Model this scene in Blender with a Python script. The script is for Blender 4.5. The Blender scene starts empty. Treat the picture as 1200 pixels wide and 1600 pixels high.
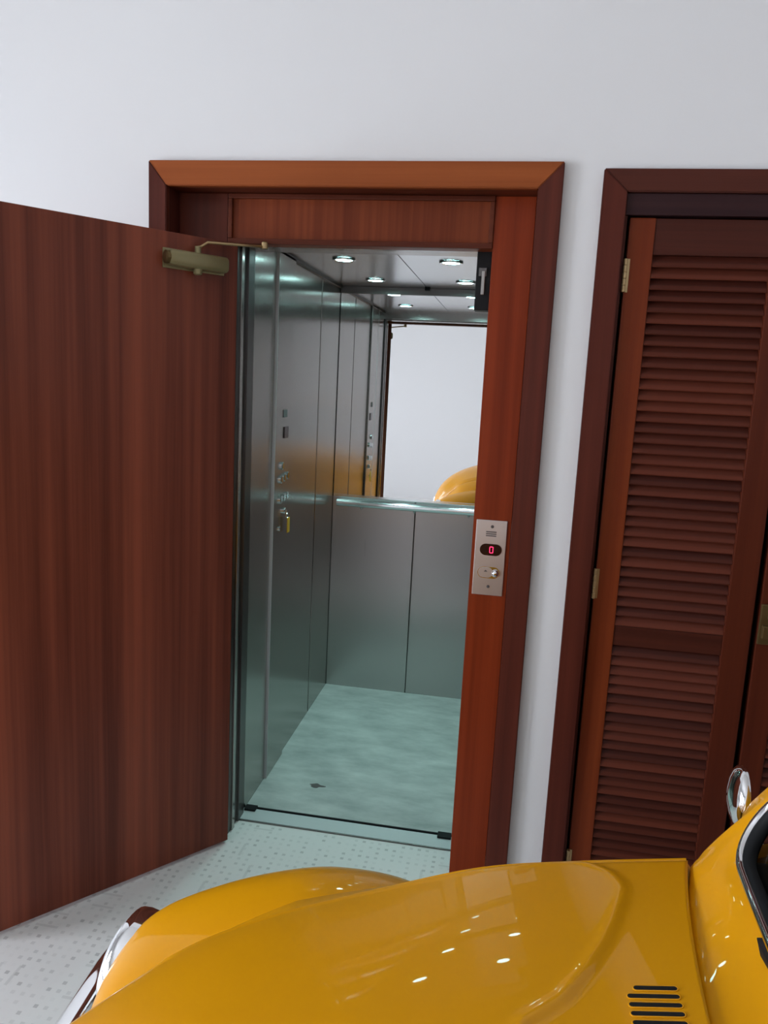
import bpy, bmesh, math, random
import numpy as np
from mathutils import Vector, Matrix
random.seed(7)
scn = bpy.context.scene
COL = scn.collection
PI = math.pi

# ------------------------------------------------------------------ camera
FPX, YAW, PITCH, ROLL = 1201.58, -0.161841, -0.166177, 0.049999
CAM = Vector((0.0, -2.300, 1.628))
def make_camera():
    cy, sy, cp, sp = math.cos(YAW), math.sin(YAW), math.cos(PITCH), math.sin(PITCH)
    fwd = Vector((sy*cp, cy*cp, sp)); right = Vector((cy, -sy, 0)); up = right.cross(fwd)
    cr, sr = math.cos(ROLL), math.sin(ROLL)
    r2 = right*cr + up*sr; u2 = up*cr - right*sr
    cam = bpy.data.cameras.new('camera'); o = bpy.data.objects.new('camera', cam); COL.objects.link(o)
    m = Matrix((r2, u2, -fwd)).transposed().to_4x4(); m.translation = CAM
    o.matrix_world = m
    cam.sensor_fit = 'VERTICAL'; cam.sensor_height = 32.0; cam.lens = 32.0*FPX/1600.0
    cam.clip_start = 0.02
    scn.camera = o
make_camera()

# ------------------------------------------------------------------ world, daylight, exposure
scn.view_settings.view_transform = 'Standard'
scn.view_settings.look = 'None'
scn.view_settings.gamma = 1.0
scn.view_settings.use_curve_mapping = False
scn.view_settings.exposure = -0.10
world = bpy.data.worlds.new('sky'); scn.world = world; world.use_nodes = True
bg = world.node_tree.nodes['Background']; bg.inputs[0].default_value = (0.72, 0.84, 1.0, 1); bg.inputs[1].default_value = 1.0

def area_light(name, loc, rot, sx, sy, energy, col):
    l = bpy.data.lights.new(name, 'AREA'); l.shape = 'RECTANGLE'; l.size = sx; l.size_y = sy
    l.energy = energy; l.color = col
    o = bpy.data.objects.new(name, l); COL.objects.link(o); o.location = loc; o.rotation_euler = rot
    return o
ROOM = dict(x0=-5.2, x1=4.0, y0=-5.6, y1=0.0, z1=3.3)
WL = dict(y0=-3.05, y1=-1.45, z0=0.10, z1=2.45)        # glazed opening in the left wall
WM = dict(y0=-5.25, y1=-3.65, z0=0.10, z1=2.45)        # added unseen opening further back, brightens the wall the mirror shows
# daylight through the left window, plus fill through the added one behind it
area_light('daylight_left', (ROOM['x0']-0.22, (WL['y0']+WL['y1'])/2, (WL['z0']+WL['z1'])/2), (0, -PI/2, 0),
           WL['z1']-WL['z0'], WL['y1']-WL['y0'], 345, (0.875, 0.925, 1.0))
area_light('fill_left_rear', (ROOM['x0']-0.22, (WM['y0']+WM['y1'])/2, (WM['z0']+WM['z1'])/2), (0, -PI/2, 0),
           WM['z1']-WM['z0'], WM['y1']-WM['y0'], 215, (0.90, 0.935, 1.0))
try:
    scn.cycles.use_denoising = True
    scn.cycles.max_bounces = 8; scn.cycles.diffuse_bounces = 4; scn.cycles.glossy_bounces = 5
    scn.cycles.transparent_max_bounces = 8
    scn.cycles.caustics_reflective = True
    scn.cycles.sample_clamp_indirect = 6.0
except Exception:
    pass

# ------------------------------------------------------------------ materials
def new_mat(name):
    m = bpy.data.materials.new(name); m.use_nodes = True
    return m, m.node_tree, m.node_tree.nodes['Principled BSDF']
def plain(name, col, rough=0.5, metal=0.0, coat=0.0, emis=None, es=0.0, spec=0.5):
    m, nt, p = new_mat(name)
    p.inputs['Base Color'].default_value = (*col, 1); p.inputs['Roughness'].default_value = rough
    p.inputs['Metallic'].default_value = metal; p.inputs['Coat Weight'].default_value = coat
    p.inputs['Specular IOR Level'].default_value = spec
    if emis: p.inputs['Emission Color'].default_value = (*emis, 1); p.inputs['Emission Strength'].default_value = es
    return m
def node(nt, t, **kw):
    n = nt.nodes.new(t)
    for k, v in kw.items(): setattr(n, k, v)
    return n
def math_n(nt, op, a, b=None):
    n = node(nt, 'ShaderNodeMath', operation=op)
    for i, v in enumerate((a, b)):
        if v is None: continue
        if isinstance(v, (int, float)): n.inputs[i].default_value = v
        else: nt.links.new(v, n.inputs[i])
    return n.outputs[0]
def wood(name, dark, light, axis='z', rough=0.38, scale=1.0, vary=0.0, streak=0.5, coat=0.02):
    """straight-grained varnished timber, grain along `axis` of the object"""
    m, nt, p = new_mat(name)
    tc = node(nt, 'ShaderNodeTexCoord'); mp = node(nt, 'ShaderNodeMapping')
    s = {'z': (34, 34, .55), 'x': (.55, 34, 34), 'y': (34, .55, 34)}[axis]
    mp.inputs['Scale'].default_value = [v*scale for v in s]
    nt.links.new(tc.outputs['Object'], mp.inputs['Vector'])
    n1 = node(nt, 'ShaderNodeTexNoise'); n1.inputs['Scale'].default_value = 1.0; n1.inputs['Detail'].default_value = 5; n1.inputs['Roughness'].default_value = .62
    nt.links.new(mp.outputs[0], n1.inputs['Vector'])
    mp2 = node(nt, 'ShaderNodeMapping'); mp2.inputs['Scale'].default_value = [v*scale*.2 for v in s]
    nt.links.new(tc.outputs['Object'], mp2.inputs['Vector'])
    n2 = node(nt, 'ShaderNodeTexNoise'); n2.inputs['Scale'].default_value = 1.0; n2.inputs['Detail'].default_value = 3
    nt.links.new(mp2.outputs[0], n2.inputs['Vector'])
    mixf = math_n(nt, 'ADD', math_n(nt, 'MULTIPLY', n1.outputs['Fac'], streak), math_n(nt, 'MULTIPLY', n2.outputs['Fac'], 1-streak))
    if vary:
        oi = node(nt, 'ShaderNodeObjectInfo')
        mixf = math_n(nt, 'ADD', mixf, math_n(nt, 'MULTIPLY', math_n(nt, 'SUBTRACT', oi.outputs['Random'], .5), vary))
    r = node(nt, 'ShaderNodeValToRGB')
    r.color_ramp.elements[0].position = .37; r.color_ramp.elements[0].color = (*dark, 1)
    r.color_ramp.elements[1].position = .64; r.color_ramp.elements[1].color = (*light, 1)
    nt.links.new(mixf, r.inputs[0]); nt.links.new(r.outputs[0], p.inputs['Base Color'])
    bp = node(nt, 'ShaderNodeBump'); bp.inputs['Strength'].default_value = .05; bp.inputs['Distance'].default_value = .002
    nt.links.new(n1.outputs['Fac'], bp.inputs['Height']); nt.links.new(bp.outputs[0], p.inputs['Normal'])
    p.inputs['Roughness'].default_value = rough; p.inputs['Coat Weight'].default_value = coat; p.inputs['Coat Roughness'].default_value = .22; p.inputs['Specular IOR Level'].default_value = .14
    return m
def steel(name, col, rough, wave=0.0, axis='z'):
    m, nt, p = new_mat(name)
    p.inputs['Base Color'].default_value = (*col, 1); p.inputs['Metallic'].default_value = 1.0
    tc = node(nt, 'ShaderNodeTexCoord'); mp = node(nt, 'ShaderNodeMapping')
    mp.inputs['Scale'].default_value = {'z': (260, 260, 2.0), 'x': (2.0, 260, 260)}[axis]
    nt.links.new(tc.outputs['Object'], mp.inputs['Vector'])
    n = node(nt, 'ShaderNodeTexNoise'); n.inputs['Scale'].default_value = 1.0; n.inputs['Detail'].default_value = 2
    nt.links.new(mp.outputs[0], n.inputs['Vector'])
    if axis == 'z':
        tg = node(nt, 'ShaderNodeTangent'); tg.direction_type = 'RADIAL'; tg.axis = 'Z'
        nt.links.new(tg.outputs[0], p.inputs['Tangent']); p.inputs['Anisotropic'].default_value = .72
    rr = math_n(nt, 'ADD', math_n(nt, 'MULTIPLY', n.outputs['Fac'], .02), rough-.01)
    nt.links.new(rr, p.inputs['Roughness'])
    if wave:
        n2 = node(nt, 'ShaderNodeTexNoise'); n2.inputs['Scale'].default_value = 3.2; n2.inputs['Detail'].default_value = 0
        nt.links.new(tc.outputs['Object'], n2.inputs['Vector'])
        bp = node(nt, 'ShaderNodeBump'); bp.inputs['Strength'].default_value = wave; bp.inputs['Distance'].default_value = .01
        nt.links.new(n2.outputs['Fac'], bp.inputs['Height']); nt.links.new(bp.outputs[0], p.inputs['Normal'])
    return m
def plaster(name, col):
    m, nt, p = new_mat(name)
    tc = node(nt, 'ShaderNodeTexCoord')
    n = node(nt, 'ShaderNodeTexNoise'); n.inputs['Scale'].default_value = 1.4; n.inputs['Detail'].default_value = 3
    nt.links.new(tc.outputs['Object'], n.inputs['Vector'])
    r = node(nt, 'ShaderNodeValToRGB')
    r.color_ramp.elements[0].color = (*[c*.975 for c in col], 1); r.color_ramp.elements[1].color = (*col, 1)
    nt.links.new(n.outputs['Fac'], r.inputs[0]); nt.links.new(r.outputs[0], p.inputs['Base Color'])
    n2 = node(nt, 'ShaderNodeTexNoise'); n2.inputs['Scale'].default_value = 90
    nt.links.new(tc.outputs['Object'], n2.inputs['Vector'])
    bp = node(nt, 'ShaderNodeBump'); bp.inputs['Strength'].default_value = .04; bp.inputs['Distance'].default_value = .003
    nt.links.new(n2.outputs['Fac'], bp.inputs['Height']); nt.links.new(bp.outputs[0], p.inputs['Normal'])
    p.inputs['Roughness'].default_value = .62
    return m
def tile_floor(name):
    """white ceramic floor printed with small grey squares and short bars"""
    m, nt, p = new_mat(name)
    tc = node(nt, 'ShaderNodeTexCoord'); sep = node(nt, 'ShaderNodeSeparateXYZ')
    nt.links.new(tc.outputs['Object'], sep.inputs[0])
    def cellmask(px, py, fx, fy, ox, oy):
        u = math_n(nt, 'ADD', math_n(nt, 'DIVIDE', sep.outputs['X'], px), ox)
        v = math_n(nt, 'ADD', math_n(nt, 'DIVIDE', sep.outputs['Y'], py), oy)
        fu = math_n(nt, 'ABSOLUTE', math_n(nt, 'SUBTRACT', math_n(nt, 'FRACT', u), .5))
        fv = math_n(nt, 'ABSOLUTE', math_n(nt, 'SUBTRACT', math_n(nt, 'FRACT', v), .5))
        a = math_n(nt, 'LESS_THAN', fu, fx/2); b = math_n(nt, 'LESS_THAN', fv, fy/2)
        cx = node(nt, 'ShaderNodeCombineXYZ')
        nt.links.new(math_n(nt, 'FLOOR', u), cx.inputs[0]); nt.links.new(math_n(nt, 'FLOOR', v), cx.inputs[1])
        wn = node(nt, 'ShaderNodeTexWhiteNoise', noise_dimensions='2D'); nt.links.new(cx.outputs[0], wn.inputs['Vector'])
        return math_n(nt, 'MULTIPLY', a, b), wn.outputs['Value']
    d, r1 = cellmask(.0285, .0285, .40, .40, .2, .7)
    w1 = math_n(nt, 'MULTIPLY', d, math_n(nt, 'POWER', r1, 1.6))
    b1, r2 = cellmask(.114, .057, .62, .16, .45, .35)
    w2 = math_n(nt, 'MULTIPLY', b1, math_n(nt, 'GREATER_THAN', r2, .86))
    b2, r3 = cellmask(.057, .114, .16, .62, .95, .1)
    w3 = math_n(nt, 'MULTIPLY', b2, math_n(nt, 'GREATER_THAN', r3, .88))
    w = math_n(nt, 'MAXIMUM', w1, math_n(nt, 'MULTIPLY', math_n(nt, 'MAXIMUM', w2, w3), .42))
    mx = node(nt, 'ShaderNodeMix', data_type='RGBA')
    mx.inputs[6].default_value = (.80, .785, .77, 1); mx.inputs[7].default_value = (.30, .29, .285, 1)
    nt.links.new(math_n(nt, 'MULTIPLY', w, .52), mx.inputs[0]); nt.links.new(mx.outputs[2], p.inputs['Base Color'])
    p.inputs['Roughness'].default_value = .34
    return m
def vinyl(name, col, lo):
    m, nt, p = new_mat(name)
    tc = node(nt, 'ShaderNodeTexCoord'); n = node(nt, 'ShaderNodeTexNoise'); n.inputs['Scale'].default_value = 4.5; n.inputs['Detail'].default_value = 6; n.inputs['Roughness'].default_value = .6
    mp = node(nt, 'ShaderNodeMapping'); mp.inputs['Scale'].default_value = (1, 2.2, 1); mp.inputs['Rotation'].default_value = (0, 0, .5)
    nt.links.new(tc.outputs['Object'], mp.inputs['Vector']); nt.links.new(mp.outputs[0], n.inputs['Vector'])
    r = node(nt, 'ShaderNodeValToRGB'); r.color_ramp.elements[0].position = .3; r.color_ramp.elements[1].position = .72
    r.color_ramp.elements[0].color = (*lo, 1); r.color_ramp.elements[1].color = (*col, 1)
    nt.links.new(n.outputs['Fac'], r.inputs[0]); nt.links.new(r.outputs[0], p.inputs['Base Color'])
    p.inputs['Roughness'].default_value = .5
    return m
def pane(name, tint, refl=.1):
    m, nt, p = new_mat(name); nt.nodes.remove(p)
    t = node(nt, 'ShaderNodeBsdfTransparent'); t.inputs[0].default_value = (*tint, 1)
    g = node(nt, 'ShaderNodeBsdfGlossy'); g.inputs['Roughness'].default_value = .02
    lw = node(nt, 'ShaderNodeFresnel'); lw.inputs[0].default_value = 1.5
    mx = node(nt, 'ShaderNodeMixShader'); nt.links.new(lw.outputs[0], mx.inputs[0])
    nt.links.new(t.outputs[0], mx.inputs[1]); nt.links.new(g.outputs[0], mx.inputs[2])
    nt.links.new(mx.outputs[0], nt.nodes['Material Output'].inputs[0])
    return m

W = {}
W['door'] = wood('wood_door', (.070, .017, .011), (.29, .076, .040), 'z', .36, .75, streak=.42, coat=.10)
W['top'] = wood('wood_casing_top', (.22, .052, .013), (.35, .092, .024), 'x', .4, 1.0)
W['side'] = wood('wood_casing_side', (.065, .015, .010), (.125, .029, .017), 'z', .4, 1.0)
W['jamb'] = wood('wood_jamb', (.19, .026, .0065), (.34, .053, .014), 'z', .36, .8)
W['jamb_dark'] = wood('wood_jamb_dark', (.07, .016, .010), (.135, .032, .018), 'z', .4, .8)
W['transom'] = wood('wood_transom', (.14, .026, .009), (.24, .054, .018), 'z', .38, 1.3, streak=.6)
W['mould'] = wood('wood_moulding', (.09, .02, .010), (.15, .036, .016), 'x', .38, 1.2)
W['louv_case'] = wood('wood_closet_casing', (.056, .011, .007), (.105, .023, .013), 'z', .42, 1.0)
W['louv_case_h'] = wood('wood_closet_casing_h', (.050, .013, .009), (.095, .025, .015), 'x', .42, 1.0)
W['louv_beam'] = wood('wood_closet_beam', (.022, .009, .011), (.045, .017, .017), 'x', .42, 1.0)
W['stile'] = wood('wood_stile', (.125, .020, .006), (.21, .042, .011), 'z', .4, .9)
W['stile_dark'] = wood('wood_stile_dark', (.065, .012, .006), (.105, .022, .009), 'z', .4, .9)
W['leaf_rail'] = wood('wood_rail', (.045, .011, .007), (.085, .021, .012), 'x', .4, .9)
W['slat'] = wood('wood_slat', (.052, .0125, .008), (.125, .030, .016), 'x', .4, 1.0, vary=.25)
MT = {}
MT['wall'] = plaster('white_plaster', (.80, .80, .80))
MT['ceil'] = plaster('white_ceiling', (.80, .80, .79))
MT['floor'] = tile_floor('printed_ceramic_floor')
MT['steel'] = steel('brushed_steel', (.40, .377, .355), .22, .05)
MT['steel_back'] = steel('brushed_steel_back', (.52, .50, .49), .28, .06)
MT['steel_dark'] = steel('dark_steel', (.16, .15, .145), .35)
MT['steel_ceiling'] = steel('ceiling_steel', (.62, .63, .64), .22, 0, 'x')
MT['alu'] = plain('aluminium_sill', (.62, .66, .67), .38, .25)
MT['mirror'] = plain('mirror_silver', (.90, .915, .92), .0, 1.0)
MT['chrome'] = plain('chrome', (.86, .87, .88), .045, 1.0)
MT['rail'] = plain('polished_rail', (.80, .84, .85), .12, 1.0)
MT['black'] = plain('black_plastic', (.009, .009, .010), .5, spec=.25)
MT['rubber'] = plain('black_rubber', (.008, .009, .010), .6, spec=.2)
MT['gap'] = plain('dark_shaft', (.02, .02, .02), .9)
MT['vinyl'] = vinyl('cabin_vinyl_floor', (.60, .62, .60), (.33, .36, .35))
MT['closer'] = plain('olive_gold_paint', (.27, .235, .115), .38, .35)
MT['brass'] = plain('brass', (.46, .33, .17), .36, .85)
MT['brass_dark'] = plain('aged_brass', (.16, .11, .045), .45, .8)
MT['plate'] = steel('satin_plate', (.62, .57, .555), .36)
MT['seg'] = plain('red_segment', (.4, .0, .02), .4, emis=(1.0, .03, .12), es=3.2)
MT['display'] = plain('display_dark', (.018, .001, .003), .18)
MT['ink'] = plain('engraved_grey', (.10, .085, .085), .6)
MT['lamp'] = plain('lamp_lens', (.9, .95, .95), .3, emis=(.55, 1.0, .98), es=32.0)
MT['yellow'] = plain('yellow_plastic', (.62, .33, .01), .4)
MT['paint'] = plain('yellow_car_paint', (.69, .302, .0006), .42, 0.0, .42, spec=.12)
MT['paint'].node_tree.nodes['Principled BSDF'].inputs['Coat Roughness'].default_value = .02
MT['glass'] = pane('window_glass', (.95, .95, .96))
MT['car_glass'] = pane('car_glass', (.72, .80, .76))
MT['interior'] = plain('car_interior', (.018, .018, .017), .8)
MT['tyre'] = plain('tyre_rubber', (.012, .012, .012), .75)
MT['rim'] = plain('rim_silver', (.45, .45, .46), .35, .8)
MT['lens'] = plain('headlamp_glass', (.75, .78, .80), .08, .2, 1.0)
MT['amber'] = plain('amber_lens', (.6, .16, .01), .2, 0, 1.0)
MT['winframe'] = wood('wood_window', (.07, .016, .010), (.13, .032, .018), 'z', .42, 1.0)

# ------------------------------------------------------------------ mesh helpers
class MB:
    def __init__(s): s.bm = bmesh.new()
    def box(s, x0, x1, y0, y1, z0, z1, bev=0.0, mat=None):
        x0, x1 = sorted((x0, x1)); y0, y1 = sorted((y0, y1)); z0, z1 = sorted((z0, z1))
        vs = [s.bm.verts.new((x, y, z)) for x in (x0, x1) for y in (y0, y1) for z in (z0, z1)]
        if mat is not None:
            for v in vs: v.co = mat @ v.co
        q = [(0, 1, 3, 2), (4, 6, 7, 5), (0, 4, 5, 1), (2, 3, 7, 6), (0, 2, 6, 4), (1, 5, 7, 3)]
        fs = [s.bm.faces.new([vs[i] for i in f]) for f in q]
        if bev:
            es = {e for f in fs for e in f.edges}
            bmesh.ops.bevel(s.bm, geom=list(es), offset=bev, segments=2, profile=.6, affect='EDGES')
        return s
    def tube(s, pts, r, seg=10, closed=False, radii=None):
        pts = [Vector(p) for p in pts]; n = len(pts); rings = []
        up = None
        for i, p in enumerate(pts):
            a = pts[(i-1) % n] if (closed or i > 0) else p; b = pts[(i+1) % n] if (closed or i < n-1) else p
            t = (b-a).normalized()
            if up is None:
                up = Vector((0, 0, 1)) if abs(t.z) < .9 else Vector((1, 0, 0))
            side = t.cross(up).normalized(); up = side.cross(t).normalized()
            rr = radii[i] if radii else r
            rings.append([s.bm.verts.new(p + (side*math.cos(2*PI*k/seg) + up*math.sin(2*PI*k/seg))*rr) for k in range(seg)])
        m = n if closed else n-1
        for i in range(m):
            A, B = rings[i], rings[(i+1) % n]
            for k in range(seg): s.bm.faces.new((A[k], A[(k+1) % seg], B[(k+1) % seg], B[k]))
        if not closed:
            s.bm.faces.new(rings[0][::-1]); s.bm.faces.new(rings[-1])
        return s
    def lathe(s, prof, M=None, seg=24, cap=True):
        """profile (r, h) spun about local z, placed by matrix M"""
        M = M or Matrix(); rings = []
        for r, h in prof:
            rings.append([s.bm.verts.new(M @ Vector((r*math.cos(2*PI*k/seg), r*math.sin(2*PI*k/seg), h))) for k in range(seg)])
        for A, B in zip(rings, rings[1:]):
            for k in range(seg): s.bm.faces.new((A[k], A[(k+1) % seg], B[(k+1) % seg], B[k]))
        if cap:
            s.bm.faces.new(rings[0][::-1]); s.bm.faces.new(rings[-1])
        return s
    def prism(s, pts, d):
        """extrude a planar polygon (list of 3-D points) by vector d"""
        d = Vector(d); a = [s.bm.verts.new(p) for p in pts]; b = [s.bm.verts.new(Vector(p)+d) for p in pts]; n = len(pts)
        s.bm.faces.new(a); s.bm.faces.new(b[::-1])
        for i in range(n): s.bm.faces.new((a[i], b[i], b[(i+1) % n], a[(i+1) % n]))
        return s
    def grid(s, P, closeu=False):
        """P[i][j] points"""
        V = [[s.bm.verts.new(p) for p in row] for row in P]
        n = len(V)
        for i in range(n if closeu else n-1):
            A, B = V[i], V[(i+1) % n]
            for j in range(len(A)-1):
                try: s.bm.faces.new((A[j], A[j+1], B[j+1], B[j]))
                except ValueError: pass
        return s
    def build(s, name, mat, parent=None, smooth=False, solid=0.0, loc=None, rot=None):
        bmesh.ops.remove_doubles(s.bm, verts=s.bm.verts, dist=1e-6)
        bmesh.ops.recalc_face_normals(s.bm, faces=s.bm.faces)
        me = bpy.data.meshes.new(name); s.bm.to_mesh(me); s.bm.free()
        me.materials.append(MT.get(mat) or W[mat])
        if smooth:
            me.polygons.foreach_set('use_smooth', [True]*len(me.polygons))
        o = bpy.data.objects.new(name, me); COL.objects.link(o)
        if parent: o.parent = parent
        if loc: o.location = loc
        if rot: o.rotation_euler = rot
        if solid:
            md = o.modifiers.new('thickness', 'SOLIDIFY'); md.thickness = solid; md.offset = -1
        return o
def smooth_angle(o, deg=35):
    me = o.data
    me.polygons.foreach_set('use_smooth', [True]*len(me.polygons))
    bm = bmesh.new(); bm.from_mesh(me)
    for e in bm.edges:
        if len(e.link_faces) == 2 and e.calc_face_angle(0) > math.radians(deg): e.smooth = False
    bm.to_mesh(me); bm.free()
    return o
def empty(name, loc, rz=0.0):
    o = bpy.data.objects.new(name, None); COL.objects.link(o); o.location = loc; o.rotation_euler = (0, 0, rz); o.empty_display_size = .1
    return o
def tag(o, label=None, cat=None, group=None, kind=None):
    if label: o['label'] = label
    if cat: o['category'] = cat
    if group: o['group'] = group
    if kind: o['kind'] = kind
    return o
def S(o, label=None): return tag(o, label, kind='structure')
def capsule2d(cx, cz, hw, hh, n=10):
    """pill outline (x,z)"""
    out = []; r = hh
    for k in range(n+1):
        a = -PI/2 + PI*k/n; out.append((cx+hw-r+r*math.cos(a), cz+r*math.sin(a)))
    for k in range(n+1):
        a = PI/2 + PI*k/n; out.append((cx-hw+r+r*math.cos(a), cz+r*math.sin(a)))
    return out
def rot_to(axis):
    return Vector((0, 0, 1)).rotation_difference(Vector(axis).normalized()).to_matrix().to_4x4()

# ------------------------------------------------------------------ the room
x0, x1, y0, y1, zc = ROOM['x0'], ROOM['x1'], ROOM['y0'], ROOM['y1'], ROOM['z1']
OX0, OX1, OZ = -1.09, 0.03, 2.19          # wall opening behind the lift casing
CX0, CX1, CZ = 0.245, 1.235, 2.18         # closet opening
b = MB(); b.box(x0-.2, x1+.2, y0-.2, .215, -.15, 0); S(b.build('floor', 'floor'), 'white ceramic floor printed with small grey squares')
b = MB(); b.box(x0-.2, x1+.2, y0-.2, .2, zc, zc+.15); S(b.build('ceiling', 'ceil'))
b = MB()
b.box(x0, OX0, 0, .2, 0, zc); b.box(OX0, OX1, 0, .2, OZ, zc); b.box(OX1, CX0, 0, .2, 0, zc)
b.box(CX0, CX1, 0, .2, CZ, zc); b.box(CX1, x1, 0, .2, 0, zc)
S(b.build('wall_back', 'wall'), 'plain white painted wall around the lift and closet')
b = MB()
b.box(x0-.2, x0, y0, WM['y0'], 0, zc); b.box(x0-.2, x0, WM['y1'], WL['y0'], 0, zc); b.box(x0-.2, x0, WL['y1'], .2, 0, zc)
for w_ in (WL, WM):
    b.box(x0-.2, x0, w_['y0'], w_['y1'], 0, w_['z0']); b.box(x0-.2, x0, w_['y0'], w_['y1'], w_['z1'], zc)
S(b.build('wall_left', 'wall'))
b = MB(); b.box(x1, x1+.2, y0, .2, 0, zc); S(b.build('wall_right', 'wall'))
b = MB(); b.box(x0-.2, x1+.2, y0-.2, y0, 0, zc); S(b.build('wall_front', 'wall'))
def window(name, axis, a0, a1, z0, z1, pos, nmull):
    root = S(empty(name, ((pos, (a0+a1)/2, z0) if axis == 'y' else ((a0+a1)/2, pos, z0))))
    inv = Matrix.Translation(-Vector(root.location))
    def bx(bb, u0, u1, w0, w1, d0, d1):
        if axis == 'y': bb.box(pos+d0, pos+d1, u0, u1, w0, w1, mat=inv)
        else: bb.box(u0, u1, pos+d0, pos+d1, w0, w1, mat=inv)
    f = MB(); t = .06
    bx(f, a0, a1, z0, z0+t, -.04, .04); bx(f, a0, a1, z1-t, z1, -.04, .04)
    bx(f, a0, a0+t, z0+t, z1-t, -.04, .04); bx(f, a1-t, a1, z0+t, z1-t, -.04, .04)
    f.build('window_frame', 'winframe', root)
    w = (a1-a0-2*t)/nmull
    for k in range(nmull):
        u0 = a0+t+k*w
        p = MB(); bx(p, u0+.001, u0+w-.001, z0+t+.001, z1-t-.001, -.004, .004); p.build('pane', 'glass', root)
        if k:
            mm = MB(); bx(mm, u0-.025, u0+.025, z0+t, z1-t, -.035, .035); mm.build('mullion', 'winframe', root)
window('window_1', 'y', WL['y0'], WL['y1'], WL['z0'], WL['z1'], x0-.1, 2)
window('added_window_2', 'y', WM['y0'], WM['y1'], WM['z0'], WM['z1'], x0-.1, 2)  # window added as a fill source for the wall opposite the lift

# ------------------------------------------------------------------ lift surround: casing, jambs, transom
def casing(name, xo0, xo1, xi0, xi1, zo, zi, y0c, y1c, mt, ml, mr, label):
    """mitred three-sided casing; each board is its own part"""
    root = S(empty(name, ((xo0+xo1)/2, 0, 0)), label); ox = root.location.x
    def poly(pts, m, nm):
        bb = MB(); bb.prism([(px-ox, y0c, pz) for px, pz in pts], (0, y1c-y0c, 0))
        bmesh.ops.bevel(bb.bm, geom=[e for e in bb.bm.edges], offset=.0025, segments=2, affect='EDGES')
        return bb.build(nm, m, root)
    poly([(xo0, zo), (xo1, zo), (xi1, zi), (xi0, zi)], mt, 'head_board')
    poly([(xo0, zo), (xi0, zi), (xi0, 0.001), (xo0, 0.001)], ml, 'side_board')
    poly([(xo1, zo), (xo1, 0.001), (xi1, 0.001), (xi1, zi)], mr, 'side_board')
    return root
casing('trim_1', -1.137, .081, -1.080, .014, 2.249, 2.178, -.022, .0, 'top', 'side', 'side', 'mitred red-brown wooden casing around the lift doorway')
# recessed frame (front face at y = .07)
FY = .07
r = S(empty('trim_2', (-.5, 0, 0)), 'recessed red-brown wooden door frame of the lift with transom panel')
def fb(name, m, xa, xb, ya, yb, za, zb, bev=.0015, parent=r):
    bb = MB(); bb.box(xa+.5, xb+.5, ya, yb, za, zb, bev); return bb.build(name, m, parent)
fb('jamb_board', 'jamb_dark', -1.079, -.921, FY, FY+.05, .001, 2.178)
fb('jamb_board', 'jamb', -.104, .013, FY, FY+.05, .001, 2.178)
fb('reveal_lining', 'side', -1.089, -1.0795, 0, FY+.05, .001, 2.178)
fb('reveal_lining', 'side', .0135, .029, 0, FY+.05, .001, 2.178)
fb('reveal_lining', 'mould', -1.089, .029, 0, FY+.05, 2.1785, 2.189)
tp = fb('transom_panel', 'transom', -.9185, -.1045, FY+.006, FY+.05, 2.030, 2.1775)
mo = MB()
for (xa, xb, za, zb) in ((-.9185, -.1045, 2.030, 2.046), (-.9185, -.1045, 2.163, 2.1775), (-.9185, -.905, 2.046, 2.163), (-.118, -.1045, 2.046, 2.163)):
    mo.box(xa+.5, xb+.5, FY-.006, FY+.006, za, zb, .003)
mo.build('transom_moulding', 'mould', r)

# steel landing jamb posts behind the wooden frame and the shaft around the cabin
b = S(empty('trim_3', (-.5, 0, 0)), 'dark steel landing jamb lining of the lift doorway')
def sb(name, m, xa, xb, ya, yb, za, zb, bev=.001):
    bb = MB(); bb.box(xa+.5, xb+.5, ya, yb, za, zb, bev); return bb.build(name, m, b)
sb('jamb_post', 'steel_dark', -.96, -.905, .121, .205, .001, 2.06)
sb('jamb_strip', 'steel', -.905, -.899, .145, .168, .001, 2.05)
sb('jamb_post', 'steel_dark', -.90-.03, -.897, .205, .262, .001, 2.06)
sb('jamb_post', 'steel_dark', -.098, -.04, .121, .262, .001, 2.06)
sb('head_plate', 'steel', -.905, -.098, .125, .262, 2.040, 2.062)
b = MB()
b.box(-1.35, -1.15, .2, 1.9, -.15, 2.8); b.box(.16, .24, .2, 1.9, -.15, 2.8); b.box(-1.35, .24, 1.7, 1.9, -.15, 2.8)
b.box(-1.35, .24, .2, 1.9, 2.6, 2.8); b.box(-1.35, .24, .31, 1.9, -.25, -.12)
S(b.build('wall_shaft', 'gap'), 'dark lift shaft walls around the cabin')

# aluminium landing sill
o = empty('door_sill', (-.5, .26, 0))
bb = MB(); bb.box(-.43, .40, -.042, .036, -.02, .004, .0015); bb.build('sill_plate', 'alu', o)
bb = MB(); bb.box(-.43, .40, -.047, -.042, -.02, .0055, .001); bb.build('nosing', 'steel_dark', o)
tag(o, 'pale aluminium threshold plate across the lift doorway', 'door sill')

# ------------------------------------------------------------------ open landing door with closer
HX, HY, TH = -.887, .07, math.radians(128.5)
dd = Vector((math.cos(TH), -math.sin(TH), 0)); nn = Vector((math.sin(TH), math.cos(TH), 0))   # along leaf, away from its visible face?
if nn.y > 0: nn = nn
vis = Vector((.7826, -.6225, 0))           # normal of the face the camera sees
rz = math.atan2(dd.y, dd.x)
door = S(empty('door_1', (HX, HY, 0), rz), 'red-brown wooden lift door standing wide open, closer at its top corner')
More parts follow.
